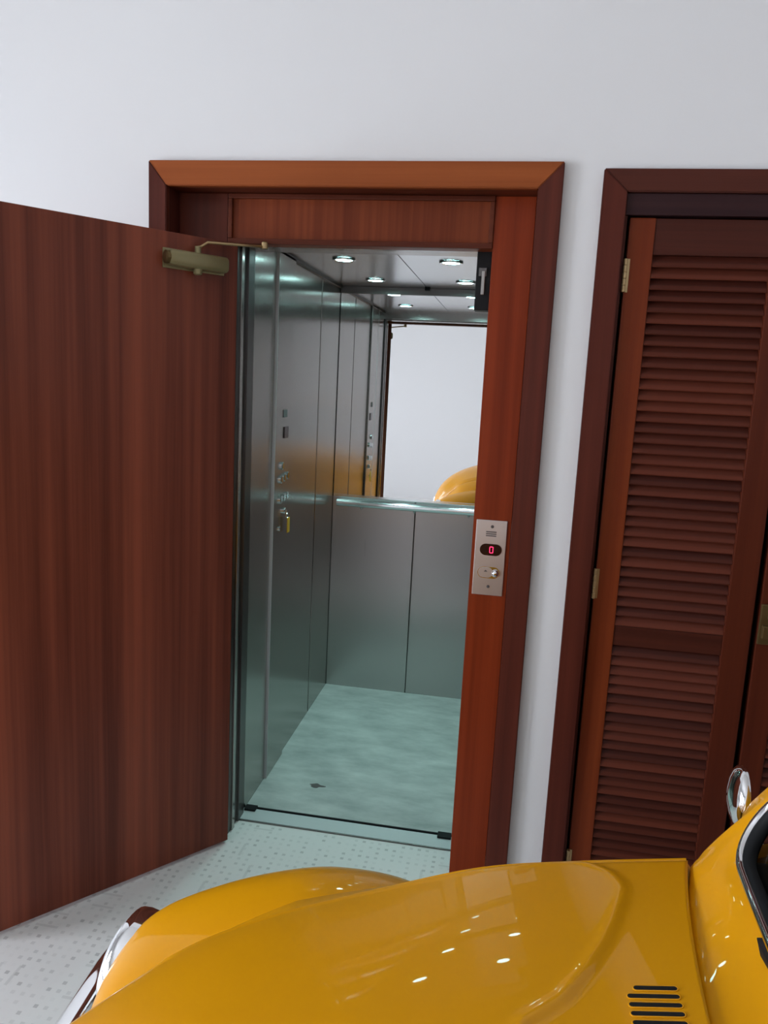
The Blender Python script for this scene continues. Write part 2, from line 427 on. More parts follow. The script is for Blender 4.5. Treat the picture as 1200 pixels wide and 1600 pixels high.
# local: +x along leaf from hinge, visible face normal in local coordinates
loc_n = Matrix.Rotation(-rz, 3, 'Z') @ vis
sg = 1 if loc_n.y > 0 else -1              # visible face looks to local sg*y
bb = MB(); bb.box(.0, .785, 0, -sg*.038, .012, 2.030, .002); bb.build('door_leaf', 'door', door)
cl = empty('door_closer', (0, 0, 0)); cl.parent = door; cl['label'] = 'olive gold overhead door closer'
def cbuild(bbx, nm, m='closer', sm=False): return bbx.build(nm, m, cl, sm)
Z0 = 1.955
bb = MB(); prof = []
for k in range(21):
    a = 2*PI*k/20; prof.append((math.copysign(abs(math.cos(a))**.55, math.cos(a)), math.copysign(abs(math.sin(a))**.55, math.sin(a))))
P = []
for xx, sc in ((.055, .86), (.06, 1), (.195, 1), (.205, .92), (.235, .90), (.243, .80)):
    P.append([(xx, sg*(.024+.022*sc*c), Z0+.0235*sc*s_) for c, s_ in prof])
bb.grid(P)
bb.bm.faces.new([bb.bm.verts.new(p) for p in P[0][:-1]]); bb.bm.faces.new([bb.bm.verts.new(p) for p in P[-1][:-1]])
smooth_angle(cbuild(bb, 'closer_body'), 50)
bb = MB(); bb.lathe([(.019, 0), (.019, .010), (.012, .013)], Matrix.Translation((.242, sg*.024, Z0)) @ rot_to((1, 0, 0)), 18); cbuild(bb, 'end_cap', 'brass_dark')
bb = MB(); bb.lathe([(.013, 0), (.013, .014), (.009, .017)], Matrix.Translation((.150, sg*.026, Z0-.022)) @ rot_to((0, 0, -1)), 16); cbuild(bb, 'spindle_cap')
bb = MB(); bb.lathe([(.009, 0), (.009, .022)], Matrix.Translation((.150, sg*.026, Z0+.020)) @ rot_to((0, 0, 1)), 16); cbuild(bb, 'spindle')
bb = MB(); bb.box(.05, .25, sg*.0, sg*.006, Z0-.028, Z0+.028, .001); cbuild(bb, 'back_plate')
# arm: from spindle to a shoe under the transom
def to_local(w):
    return Matrix.Rotation(-rz, 3, 'Z') @ (Vector(w) - Vector((HX, HY, 0)))
sh = to_local((-.795, .055, 2.020))
p0 = Vector((.150, sg*.026, Z0+.040)); p1 = Vector((.142, sg*.028, Z0+.042)); p2 = Vector((.122, sg*.033, 2.012)); 
bb = MB(); bb.tube([p0, p1, p2, p2.lerp(sh, .5)+Vector((0, 0, .0)), sh], .0042, 8); cbuild(bb, 'arm', 'brass', True)
bb = MB(); bb.lathe([(.010, -.006), (.010, .012), (.006, .016)], Matrix.Translation(sh), 14); cbuild(bb, 'arm_shoe', 'brass')

# black interlock under the head of the opening
o = empty('door_lock', (-.128, .150, 1.86))
bb = MB(); bb.box(-.022, .022, -.024, .03, 0, .18, .002); bb.build('lock_case', 'black', o)
bb = MB(); bb.box(-.005, .006, -.034, -.024, .045, .115, .002); bb.build('lock_tongue', 'steel', o)
bb = MB(); bb.box(-.014, .010, -.030, -.024, .10, .125, .002); bb.build('lock_plate', 'steel_dark', o)
tag(o, 'black lock mechanism hanging in the upper right corner of the lift doorway', 'lock')

# ------------------------------------------------------------------ lift cabin
XL, XR, YF, YB, ZT = -.905, -.035, .305, 1.569, 2.093
cab = empty('elevator_cabin', ((XL+XR)/2, (YF+YB)/2, 0)); cx, cyy = cab.location.x, cab.location.y
tag(cab, 'brushed steel lift cabin with mirrored back wall and pale floor', 'elevator cabin')
def cb(name, m, xa, xb, ya, yb, za, zb, bev=.0, parent=cab):
    bb = MB(); bb.box(xa-cx, xb-cx, ya-cyy, yb-cyy, za, zb, bev); return bb.build(name, m, parent)
cb('floor_sheet', 'vinyl', XL, XR, YF+.006, YB, -.03, .003)
cb('floor_edge', 'black', XL+.002, XR, YF, YF+.006, -.04, .0045)
# left wall: front return, control column, two wide sheets, each with recessed joints
for (ya, yb) in ((.285, .520), (.758, 1.193), (1.207, YB-.004)):
    cb('wall_sheet', 'steel', XL-.02, XL, ya, yb, .003, ZT, .002)
cb('wall_sheet', 'steel_dark', XL-.03, XL-.02, .285, YB, .0, ZT)            # backing seen in the joints
cb('column_edge_glint', 'alu', XL-.02, XL+.0105, .5255, .5275, .003, ZT-.001)  # pale strip imitates the bright reflection on the column's front face
col = cb('control_column', 'steel', XL-.02, XL+.010, .528, .742, .003, ZT-.001, .003)
for (ya, yb) in ((.32, .73), (.738, 1.15), (1.158, YB-.004)):
    cb('wall_sheet', 'steel', XR, XR+.02, ya, yb, .003, ZT, .002)
cb('wall_sheet', 'steel_dark', XR+.02, XR+.03, .285, YB, .0, ZT)
xm = (XL+XR)/2
cb('wall_sheet', 'steel_back', XL, xm-.002, YB, YB+.02, .003, 1.035, .002)
cb('wall_sheet', 'steel_back', xm+.002, XR, YB, YB+.02, .003, 1.035, .002)
cb('wall_sheet', 'steel_dark', XL, XR, YB+.02, YB+.03, 0, ZT)
cb('mirror', 'mirror', XL+.003, XR-.003, YB, YB+.012, 1.047, ZT-.034)['label'] = 'large wall mirror above the handrail'
cb('mirror_trim', 'steel_dark', XL+.003, XR-.003, YB-.012, YB+.012, ZT-.033, ZT-.001)
cb('mirror_trim', 'rail', XL+.003, XR-.003, YB-.004, YB+.012, 1.036, 1.047)
# ceiling of two steel sheets
cb('ceiling_sheet', 'steel_ceiling', XL, xm-.0015, YF-.02, YB, ZT, ZT+.02, .001)
cb('ceiling_sheet', 'steel_ceiling', xm+.0015, XR, YF-.02, YB, ZT, ZT+.02, .001)
cb('ceiling_sheet', 'black', XL-.03, XR+.03, YF-.02, YB+.02, ZT+.02, ZT+.03)
cb('shadow_gap_strip', 'steel_dark', XL, XL+.010, YF-.02, YB, ZT-.012, ZT-.0005)  # dark strips put the shadow line of the ceiling corners into colour
cb('shadow_gap_strip', 'steel_dark', XR-.010, XR, YF-.02, YB, ZT-.012, ZT-.0005)
cb('header', 'steel', XL, XR, .285, .305, 2.045, ZT)
cb('ceiling_sensor', 'black', xm-.012, xm+.014, YB-.03, YB-.001, ZT-.012, ZT, .002)
# handrail
hr = MB(); hr.tube([(XL+.035-cx, YB-.05-cyy, 1.012), (XR-.035-cx, YB-.05-cyy, 1.012)], .019, 18)
rail = smooth_angle(hr.build('handrail', 'rail', cab), 50)
for bx_ in (XL+.16, xm, XR-.16):
    bb = MB(); bb.tube([(bx_-cx, YB-.05-cyy, 1.0), (bx_-cx, YB-.03-cyy, .985), (bx_-cx, YB-cyy, .985)], .007, 10); bb.build('bracket', 'rail', rail, True)
# control column details (face at x = XL+.016)
FX = XL+.010
def on_col(name, m, y, z, w, h, d=.004, bev=.001):
    bb = MB(); bb.box(FX-cx, FX+d-cx, y-w/2-cyy, y+w/2-cyy, z-h/2, z+h/2, bev); return bb.build(name, m, col)
on_col('floor_display', 'display', .660, 1.415, .055, .045)
on_col('intercom_grille', 'ink', .645, 1.49, .05, .03, .002)
def disc(name, m, y, z, rr, d):
    bb = MB(); bb.lathe([(rr, 0), (rr, d*.7), (rr*.8, d)], Matrix.Translation((FX-cx, y-cyy, z)) @ rot_to((1, 0, 0)), 18); return bb.build(name, m, col)
for (y, z) in ((.615, 1.285), (.605, 1.232), (.645, 1.236), (.685, 1.240), (.605, 1.150), (.645, 1.154), (.685, 1.158)):
    disc('push_button', 'rail', y, z, .0155, .009)
disc('key_switch', 'rail', .655, 1.10, .013, .01); disc('service_switch', 'rail', .60, 1.035, .008, .006)
# downlights
for (lx, ly) in ((-.700, .725), (-.680, 1.294), (-.285, .735), (-.266, 1.294)):
    bb = MB(); M = Matrix.Translation((lx-cx, ly-cyy, ZT-.001)) @ rot_to((0, 0, -1))
    bb.lathe([(.046, 0), (.046, .004), (.040, .006), (.034, .003)], M, 28); dl = bb.build('downlight', 'rail', cab, True)
    bb = MB(); bb.lathe([(.033, .0), (.033, .004), (.02, .005)], M, 24); bb.build('lamp_lens', 'lamp', dl)
    l = bpy.data.lights.new('downlight_bulb', 'SPOT'); l.energy = 16; l.color = (.58, 1.0, .96); l.spot_size = math.radians(125); l.spot_blend = .8; l.shadow_soft_size = .03
    lo = bpy.data.objects.new('downlight_bulb', l); COL.objects.link(lo); lo.parent = cab; lo.location = (lx-cx, ly-cyy, ZT-.012)
# key tag hanging from the switch
kt = empty('key_tag', (FX+.012, .655, 1.10))
bb = MB(); bb.box(0, .003, -.006, .006, -.004, .004, .001); bb.box(0, .003, -.002, .002, -.028, 0); bb.build('key', 'rail', kt)
bb = MB(); bb.tube([(.004, .010*math.cos(a)+.006, -.02+.012*math.sin(a)) for a in [2*PI*k/16 for k in range(16)]], .001, 6, True); bb.build('key_ring', 'rail', kt)
bb = MB(); bb.box(.003, .007, .004, .036, -.092, -.030, .002); bb.build('tag_plate', 'yellow', kt)
tag(kt, 'yellow key tag hanging from the key in the lift control panel', 'key tag')

# rubber guides at the two ends of the landing gap, a scuff on the cabin floor
cb('door_guide', 'rubber', XL+.004, XL+.048, YF-.030, YF+.004, .004, .012, .002); cb('door_guide', 'rubber', -.165, -.115, YF-.030, YF+.004, .004, .012, .002)
bb = MB(); bb.prism([(-.682+.030*math.cos(a)*(1+.35*math.sin(3*a+1))-cx, .520+.014*math.sin(a)*(1+.3*math.cos(4*a))-cyy, .0034) for a in [2*PI*k/22 for k in range(22)]], (0, 0, .0006)); bb.build('floor_scuff', 'ink', cab)
# ------------------------------------------------------------------ call panel on the right jamb
cp = empty('call_panel', (-.0465, FY, .987)); hz = .239
tag(cp, 'satin steel lift call panel with red digit on the right jamb', 'call panel')
bb = MB(); bb.box(-.0475, .0475, -.004, 0, 0, hz, .0015); bb.build('face_plate', 'plate', cp)
def pill(nm, m, x, z, hw, hh, ya, yb):
    q = MB(); q.prism([(px, ya, pz) for px, pz in capsule2d(x, z, hw, hh)], (0, yb-ya, 0)); return q.build(nm, m, cp)
ds = pill('digit_display', 'display', .002, .146, .034, .0185, -.0055, -.004)
bs = MB()
for (xa, xb, za, zb) in ((-.004, .004, .0085, .0105), (-.004, .004, -.0105, -.0085), (-.006, -.004, -.009, .009), (.004, .006, -.009, .009)):
    bs.box(.004+xa, .004+xb, -.0066, -.0055, .146+za, .146+zb)
bs.build('red_digit', 'seg', ds)
pill('button_surround', 'rail', .000, .073, .034, .0185, -.0048, -.004)
bt = pill('call_button', 'plate', -.009, .073, .023, .0160, -.0075, -.0048)
q = MB(); q.prism([(-.015, -.0082, .076), (-.003, -.0082, .076), (-.009, -.0082, .082)], (0, .0007, 0)); q.build('up_arrow', 'ink', bt)
q = MB(); q.lathe([(.0115, 0), (.0115, .005), (.006, .009)], Matrix.Translation((.021, -.0048, .072)) @ rot_to((0, -1, 0)), 20); q.build('key_lock', 'chrome', cp, True)
for k in range(3):
    q = MB(); q.box(-.016, .016, -.0046, -.004, .188+k*.0062, .1915+k*.0062); q.build('speaker_slot', 'ink', cp)
for z in (.219, .028):
    q = MB(); q.lathe([(.005, 0), (.005, .0012), (.003, .002)], Matrix.Translation((.002, -.004, z)) @ rot_to((0, -1, 0)), 12); q.build('screw', 'ink', cp)

# ------------------------------------------------------------------ louvred closet
casing('trim_4', .188, 1.292, .254, 1.226, 2.232, 2.172, -.022, .0, 'louv_case_h', 'louv_case', 'louv_case', 'dark red-brown casing around the louvred closet')
r = S(empty('trim_5', (.74, 0, 0)), 'closet opening lining with dark head beam')
def lb(name, m, xa, xb, ya, yb, za, zb, bev=.001):
    bb = MB(); bb.box(xa-.74, xb-.74, ya, yb, za, zb, bev); return bb.build(name, m, r)
lb('head_beam', 'louv_beam', .2545, 1.2255, -.012, .1, 2.114, 2.171, .002)
lb('side_lining', 'louv_case', .2455, .262, 0, .15, .001, 2.171); lb('side_lining', 'louv_case', 1.218, 1.2345, 0, .15, .001, 2.171)
bb = MB(); bb.box(.2, 1.28, .62, .66, -.02, 2.3); bb.box(.19, .24, .2, .66, -.02, 2.3); bb.box(1.24, 1.29, .2, .66, -.02, 2.3); bb.box(.2, 1.28, .2, .66, 2.2, 2.3); bb.box(.2, 1.28, .216, .66, -.05, 0)
S(bb.build('wall_closet', 'gap'), 'dark inside of the closet behind the louvres')
slat_mesh = {}
def leaf(name, xa, xb, sl, sr, label, ml, mr, hinge_left):
    root = S(empty(name, (xa, .0, 0)), label)
    def p(nm, m, u0, u1, ya, yb, za, zb, bev=.0015):
        q = MB(); q.box(u0-xa, u1-xa, ya, yb, za, zb, bev); return q.build(nm, m, root)
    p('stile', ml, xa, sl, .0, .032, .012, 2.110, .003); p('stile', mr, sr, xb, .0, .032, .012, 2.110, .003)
    p('rail', 'leaf_rail', sl, sr, .003, .030, 2.013, 2.109); p('rail', 'leaf_rail', sl, sr, .003, .030, .887, .947); p('rail', 'leaf_rail', sl, sr, .003, .030, .013, .165)
    key = round(sr-sl, 4)
    if key not in slat_mesh:
        q = MB(); w = sr-sl-.001
        pts = [(0, -.002, -.0165), (0, -.0032, -.0135), (0, .016, .0190), (0, .0215, .0185), (0, .004, -.0155)]
        q.prism([(0, y, z) for _, y, z in pts], (w, 0, 0))
        so = q.build('slat', 'slat', root); slat_mesh[key] = so.data
        COL.objects.unlink(so); bpy.data.objects.remove(so)
    for (za, zb) in ((.950, 2.012), (.168, .886)):
        n = round((zb-za)/.0302)
        for k in range(n):
            so = bpy.data.objects.new('slat', slat_mesh[key]); COL.objects.link(so); so.parent = root
            so.location = (sl-xa+.0005, .004, za+(k+.5)*(zb-za)/n)
    hxx = xa-.002 if hinge_left else xb+.002
    for z in (1.955, 1.072, .16):
        q = MB(); 
        for k in range(5):
            q.lathe([(.0052, .0), (.0058, .002), (.0058, .0155), (.0052, .0175)], Matrix.Translation((hxx-xa, -.006, z-.045+k*.018)), 10)
        q.box(hxx-xa-.004, hxx-xa+.012, -.0025, .001, z-.045, z+.045)
        q.build('hinge', 'brass', root)
    return root
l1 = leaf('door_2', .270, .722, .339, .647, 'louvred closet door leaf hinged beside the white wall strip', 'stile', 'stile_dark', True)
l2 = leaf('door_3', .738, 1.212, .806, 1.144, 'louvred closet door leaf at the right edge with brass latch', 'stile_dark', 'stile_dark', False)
q = MB(); q.box(.000, .055, -.008, 0, .935, 1.055, .003); pl = q.build('latch_plate', 'brass_dark', l2)
q = MB(); q.box(.006, .05, -.022, -.008, .955, .995, .004); q.build('latch_bolt', 'brass_dark', pl)
q = MB(); q.lathe([(.012, 0), (.012, .02), (.008, .026)], Matrix.Translation((.03, -.008, 1.02)) @ rot_to((0, -1, 0)), 14); q.build('latch_knob', 'brass_dark', pl)

# ------------------------------------------------------------------ the yellow car
CY = -1.70; CXO = .8
car = empty('car', (CXO, CY, 0))
tag(car, 'glossy yellow rounded vintage car parked in front of the lift', 'car')
def spl(P, t):
    """Catmull-Rom through rows of P at parameter t in [0, len-1]"""
    n = len(P); i = min(int(t), n-2); f = t-i
    p1, p2 = np.array(P[i], float), np.array(P[i+1], float)
    p0 = np.array(P[i-1], float) if i else 2*p1-p2
    p3 = np.array(P[i+2], float) if i+2 < n else 2*p2-p1
    return .5*((2*p1)+(p2-p0)*f+(2*p0-5*p1+4*p2-p3)*f*f+(3*p1-p0-3*p2+p3)*f**3)
def C(x, l, z): return (x-CXO, l, z)
# centre x, centre z, edge x, edge l, edge z : nose -> rear edge of the bonnet
HOOD = [(-.700, .450, -.640, .195, .435), (-.698, .540, -.630, .222, .505), (-.674, .640, -.600, .250, .595),
        (-.620, .732, -.560, .277, .655), (-.540, .808, -.500, .307, .718), (-.440, .866, -.420, .353, .790),
        (-.310, .914, -.300, .402, .836), (-.150, .950, -.150, .450, .872), (.000, .974, .000, .476, .915),
        (.140, .993, .140, .490, .939), (.236, 1.010, .300, .502, .962)]
def build_bulge():
    side = []
    for k in range(0, 33):
        h = spl(HOOD, k*8/32*1.0); side.append((h[2], h[3]-.026 - .0*k))
    side = [(x, l) for x, l in side if x < -.02]
    right = side + [(x, l-.004) for x, l in REAR_PTS]
    poly = right + [(x, -l) for x, l in right[::-1][1:]]
    return np.array(poly)
REAR_PTS = [(0.14, 0.482), (0.161, 0.468), (0.181, 0.444), (0.191, 0.412), (0.192, 0.39), (0.184, 0.357), (0.169, 0.308), (0.151, 0.262), (0.127, 0.212), (0.097, 0.162), (0.058, 0.127), (0.03, 0.06), (0.026, 0.0)]
POLY = build_bulge()
def bulge(x, l):
    p = np.array((x, l)); A = POLY; B = np.roll(POLY, -1, 0)
    d = B-A; t = np.clip(((p-A)*d).sum(1)/((d*d).sum(1)+1e-12), 0, 1)
    dist = np.sqrt((((A+d*t[:, None])-p)**2).sum(1)).min()
    c = (A[:, 1] > l) != (B[:, 1] > l)
    xi = A[:, 0]+(l-A[:, 1])*(B[:, 0]-A[:, 0])/(B[:, 1]-A[:, 1]+1e-12)
    s = dist if (np.count_nonzero(c & (x < xi)) % 2) else -dist
    k = min(1, max(0, (s+.010)/.020))
    return .003*k*k*(3-2*k)+.0026*math.exp(-(s/.0075)**2)
def hood_pt(u, v, raw=False):
    h = spl(HOOD, u); av = abs(v)
    x = h[0]+(h[2]-h[0])*av**2; l = h[3]*v; z = h[1]+(h[4]-h[1])*av**2.15
    if not raw:
        z += bulge(x, l)
        if av > .95: z -= .008*((av-.95)/.05)**2
    return x, l, z
NU, NV = 260, 260
us = [10*(i/(NU-1)) for i in range(NU)]
vs = [2*j/(NV-1)-1 for j in range(NV)]
bb = MB()
G = [[C(*hood_pt(u, v)) for v in vs] for u in us]
# turned-down lip around the panel
lip = lambda p, d: (p[0], p[1]+d, p[2]-.012)
G = [[lip(r_[0], .002)]+r_+[lip(r_[-1], -.002)] for r_ in G]
G.append([(p[0]+.002, p[1], p[2]-.012) for p in G[-1]])
bb.grid(G); hood = bb.build('bonnet', 'paint', car, True)
# ventilation slots in the bonnet in front of the windscreen; black pills imitate their shaded hollows
for sgn in (1, -1):
    for k in range(14):
        l = .180-k*.0128
        if l < .012: continue
        xa, xb = (.173 if k == 0 else .165), .219
        def surf(x):
            lo, hi = 8.0, 10.0
            for _ in range(30):
                m_ = (lo+hi)/2
                if hood_pt(m_, l/.495, True)[0] < x: lo = m_
                else: hi = m_
            return hood_pt(lo, l/.495)[2]
        za, zb = surf(xa), surf(xb)
        out = []
        for px, pz in capsule2d((xa+xb)/2, l, (xb-xa)/2, .0036, 6):
            out.append(C(px, sgn*pz, za+(zb-za)*(px-xa)/(xb-xa)+.0012))
        q = MB(); q.prism(out, (0, 0, -.006)); so = q.build('vent_slot', 'rubber', hood)
        q = MB(); q.tube([(p[0], p[1], p[2]-.0006) for p in out], .0009, 6, True); q.build('slot_rim', 'paint', so, True)
# front quarter panels, apron
bb = MB()
for sgn in (1, -1):
    P = []
    for i in range(60):
        u = 10*i/59; h = spl(HOOD, u); ex, el, ez = h[2], h[3], h[4]
        k = min(1, max(0, (ex+.64)/.35)); ls = .40+(.575-.40)*k
        low = .33
        P.append([C(ex+.02, sgn*(el-.05), ez-.022), C(ex, sgn*(el+.004), ez-.012), C(ex, sgn*(el+.009), ez-.009), C(ex, sgn*(el+.020), ez-.016), C(ex, sgn*(el*.55+ls*.45), ez-.055*(1-.3*k)),
                  C(ex+.01, sgn*(el*.12+ls*.88), ez*.62+low*.38), C(ex+.01, sgn*(ls+.005), ez*.3+low*.7), C(ex+.02, sgn*(ls-.02), low)])
    bb.grid(P)
bb.build('front_body', 'paint', car, True)
bb = MB(); P = []
for j in range(25):
    v = 2*j/24-1; x, l, z = hood_pt(0, v)
    P.append([C(x+.02, l, z+.02), C(x+.004, l*1.05, z-.014), C(x+.006, l*1.3, z-.06), C(x+.03, l*1.6, .34), C(x+.07, l*1.7, .27)])
bb.grid(P); bb.build('front_apron', 'paint', car, True)

# windscreen surround: loft between the screen opening, the bonnet seam and the pillars
RHO = math.atan(.60); SR, CR = math.sin(RHO), math.cos(RHO); WP, WH = .445, .415
def ws(p, q):
    e = 1-(p/WP)**2; f = max(0, 1-q/WH)
    return (.345-.022*e*(0.4+.6*f)+q*SR, p*(1-.14*max(q, 0)/WH), 1.024+.012*e*f+.02*e*(1-f)+q*CR)
def rrect(hp, q0, q1, r_, n=10, m=14):
    pts = []
    def line(a, b_, k):
        for i in range(k): pts.append((a[0]+(b_[0]-a[0])*i/k, a[1]+(b_[1]-a[1])*i/k))
    def arc(cx_, cy_, a0):
        for i in range(n): a = a0+PI/2*i/n; pts.append((cx_+r_*math.cos(a), cy_+r_*math.sin(a)))
    line((-hp+r_, q0), (hp-r_, q0), m*2); arc(hp-r_, q0+r_, -PI/2); line((hp, q0+r_), (hp, q1-r_), m)
    arc(hp-r_, q1-r_, 0); line((hp-r_, q1), (-hp+r_, q1), m*2); arc(-hp+r_, q1-r_, PI/2); line((-hp, q1-r_), (-hp, q0+r_), m); arc(-hp+r_, q0+r_, PI)
    return pts
inn = rrect(WP, 0, WH, .075)
mid = rrect(WP+.032, -.03, WH+.03, .085)
out = rrect(WP+.062, -.12, WH+.06, .035)
def seam(l):
    v = max(-1.0, min(1.0, l/.5)); x, _, z = hood_pt(10, v); return x, z
def midpt(p, q):
    x, l, z = ws(p, max(q, 0)); a = abs(p)
    k = min(1, max(0, (a-.36)/.12))
    x -= .006*k; z += (.01 if q > WH else 0)
    if q < 0: x -= .030*(1-.4*k); z -= .016+.006*k
    return x, l, z
def outpt(p, q):
    x, l, z = ws(p, max(q, 0)); a = abs(p); k = min(1, max(0, (a-.38)/.12))
    if q <= 0:
        s = min(1, -q/.12); l2 = p*1.0; sx, sz = seam(l2)
        return (1-s)*(x+.010*k)+s*(sx+.004), l2*(1+.03*s*0), (1-s)*(z-.015)+s*(sz-.007-.0*k)
    return x+.012*k+(.03 if q > WH else 0), l*1.03, z-(.004 if q > WH else 0)
rows = []
for (pi, qi), (pm, qm), (po, qo) in zip(inn, mid, out):
    a, m_, o_ = ws(pi, qi), midpt(pm, qm), outpt(po, qo)
    tri = [np.array(a)+np.array((.012, 0, -.004)), a, m_, o_]
    # last row: tuck under / wrap round to the side
    ax, al, az = o_
    side = min(1, max(0, (abs(po)-.40)/.09))
    if qo <= -.04: tail = (ax-.002*(1-side)+.03*side, al+math.copysign(.05, al)*side, az-.010-.06*side)
    else: tail = (ax+.05, al+math.copysign(.035, al)*side, az-.03+(.02 if qo > WH else 0))
    tri.append(tail)
    row = []
    for i in range(0, 4*5+1): row.append(C(*spl(tri, i/5)))
    rows.append(row)
bb = MB(); bb.grid(rows, True); bb.build('windscreen_surround', 'paint', car, True)
bb = MB(); G = []
for j in range(21):
    q_ = WH*j/20; G.append([])
    for i in range(31):
        p = WP*(2*i/30-1); G[-1].append(C(*(np.array(ws(p, q_))+np.array((.006, 0, -.002)))))
bb.grid(G); wsc = bb.build('windscreen', 'car_glass', car, True)
ring = [Vector(C(*ws(p, q_))) for p, q_ in inn]
cen = sum(ring, Vector())/len(ring)
bb = MB(); bb.tube([p+(cen-p).normalized()*.006 for p in ring], .0105, 12, True); bb.build('screen_seal', 'rubber', wsc, True)
bb = MB(); bb.tube([p+(cen-p).normalized()*.001+Vector((-CR*.0085, 0, SR*.0085)) for p in ring], .0062, 10, True); bb.build('screen_trim', 'chrome', wsc, True)
# wiper
wp = empty('wiper', (0, 0, 0)); wp.parent = car
pv = Vector(C(.330, .258, .998))
bb = MB(); bb.lathe([(.011, -.02), (.011, .018), (.008, .024)], Matrix.Translation(pv) @ rot_to((-.45, 0, .9)), 14); bb.build('wiper_pivot', 'black', wp, True)
tipw = Vector(C(*ws(-.02, .045)))+Vector((-.02, 0, .01))
bb = MB(); bb.tube([pv+Vector((-.004, .006, .014)), pv+Vector((-.006, -.012, .020)), pv.lerp(tipw, .5)+Vector((-.012, 0, .01)), tipw], .006, 8, radii=[.012, .012, .007, .005]); bb.build('wiper_arm', 'black', wp, True)
a_, b_ = Vector(C(*ws(.16, .03))), Vector(C(*ws(-.2, .06)))
bb = MB(); bb.tube([a_+Vector((-.014, 0, .006)), a_.lerp(b_, .5)+Vector((-.018, 0, .008)), b_+Vector((-.014, 0, .006))], .005, 8); bb.build('wiper_blade', 'rubber', wp, True)

# wings (fenders)
WING = [(-.595, .400, .515, .120), (-.636, .500, .525, .140), (-.628, .590, .530, .155), (-.580, .661, .540, .170), (-.482, .708, .558, .185),
        (-.360, .746, .575, .190), (-.250, .765, .580, .190), (-.120, .757, .580, .190), (.020, .703, .580, .180), (.140, .610, .575, .160), (.240, .490, .570, .120), (.330, .360, .565, .070)]
def wing(sgn, pts, name='wing', bdep=.20):
    bb = MB(); P = []; n = len(pts)
    for i in range(70):
        t = (n-1)*i/69; x, z, lc, a = spl(pts, t)
        e = 1e-3; A = spl(pts, max(0, t-e)); B = spl(pts, min(n-1, t+e))
        tx, tz = B[0]-A[0], B[1]-A[1]; L = math.hypot(tx, tz); nx, nz = -tz/L, tx/L
        row = []
        for k in range(10):         # inner slope, running in under the bonnet
            s_ = 1-k/10; row.append((x-nx*.100*s_**2, lc-.29*s_, z-nz*.100*s_**2))
        bd = bdep*min(1, a/.16)
        for k in range(15):
            th = PI/2*k/14; row.append((x-nx*bd*(1-math.cos(th)), lc+a*math.sin(th), z-nz*bd*(1-math.cos(th))))
        x2, l2, z2 = row[-1]
        row += [(x2-nx*.012, l2-.002, z2-nz*.012), (x2-nx*.014, l2-.02, z2-nz*.014), (x2, l2-.05, z2)]
        P.append([C(p[0], sgn*p[1], p[2]) for p in row])
    bb.grid(P); return bb.build(name, 'paint', car, True)
for sgn in (1, -1):
    fw = wing(sgn, WING, 'front_wing')
    # headlamp in the nose of the wing
    M = Matrix.Translation(C(-.592, sgn*.560, .560)) @ rot_to((-1, sgn*.06, .10))
    bb = MB(); bb.lathe([(.088, -.05), (.094, .02), (.092, .035), (.082, .040), (.080, .034)], M, 32, cap=False); hl = bb.build('headlamp', 'chrome', fw, True)
    bb = MB(); bb.lathe([(.081, .034), (.075, .046), (.05, .057), (.02, .062), (.002, .063)], M, 32); bb.build('headlamp_glass', 'lens', fw, True)
    # indicator on top of the wing
    RW = [(x+2.40, z+.02, lc+.0, a) for x, z, lc, a in WING]
    RW = [(2*2.13-x-.02 if False else x, z, lc, a) for x, z, lc, a in RW]
    wing(sgn, RW, 'rear_wing')
    for wx in (-.27, 2.13):
        tr = MB(); M = Matrix.Translation(C(wx, sgn*.655, .315)) @ rot_to((0, sgn, 0))
        tr.lathe([(.19, -.07), (.275, -.078), (.308, -.06), (.315, -.02), (.315, .02), (.308, .06), (.275, .078), (.19, .07)], M, 40, cap=False); ty = tr.build('tyre', 'tyre', car, True)
        tr = MB(); tr.lathe([(.19, -.06), (.195, .06), (.17, .05), (.15, .03), (.09, .04), (.07, .055), (.02, .065)], M, 32); tr.build('wheel_rim', 'rim', ty, True)

# bumper
def bx_path(l):
    a = abs(l); k = max(0, (a-.60)/.165)
    return -.681-.014*min(1, a/.6)**2 + .10*k**3
bb = MB(); P = []
prof = [(.042, .519), (.028, .5145), (.013, .5075), (.001, .4995), (-.008, .490), (-.0130, .479), (-.016, .465), (-.018, .435), (-.014, .400), (-.005, .375), (.010, .368), (.028, .370)]
for i in range(81):
    l = -.765+1.53*i/80; xx = bx_path(l); dl = 1e-3; sl = (bx_path(l+dl)-bx_path(l-dl))/(2*dl); nl = math.hypot(1, sl); nx, ny = -1/nl, sl/nl
    e = 1-max(0, (abs(l)-.70)/.065)**2*.45
    P.append([C(xx+(-ox)*nx*e, l+(-ox)*ny*e, .4675+(oz-.4375)*e) for ox, oz in prof])
bb.grid(P); bp_ = bb.build('front_bumper', 'chrome', car, True, .004)
for sgn in (1, -1):
    q = MB(); P = []
    for z, wv, dv in ((.345, .018, .016), (.37, .024, .026), (.44, .026, .034), (.52, .024, .032), (.56, .020, .022), (.575, .012, .008)):
        P.append([C(bx_path(.25)-.014-dv*math.sin(a), sgn*.25+wv*math.cos(a), z) for a in [PI*k/12 for k in range(13)]])
    q.grid(P); q.build('bumper_guard', 'chrome', bp_, True)

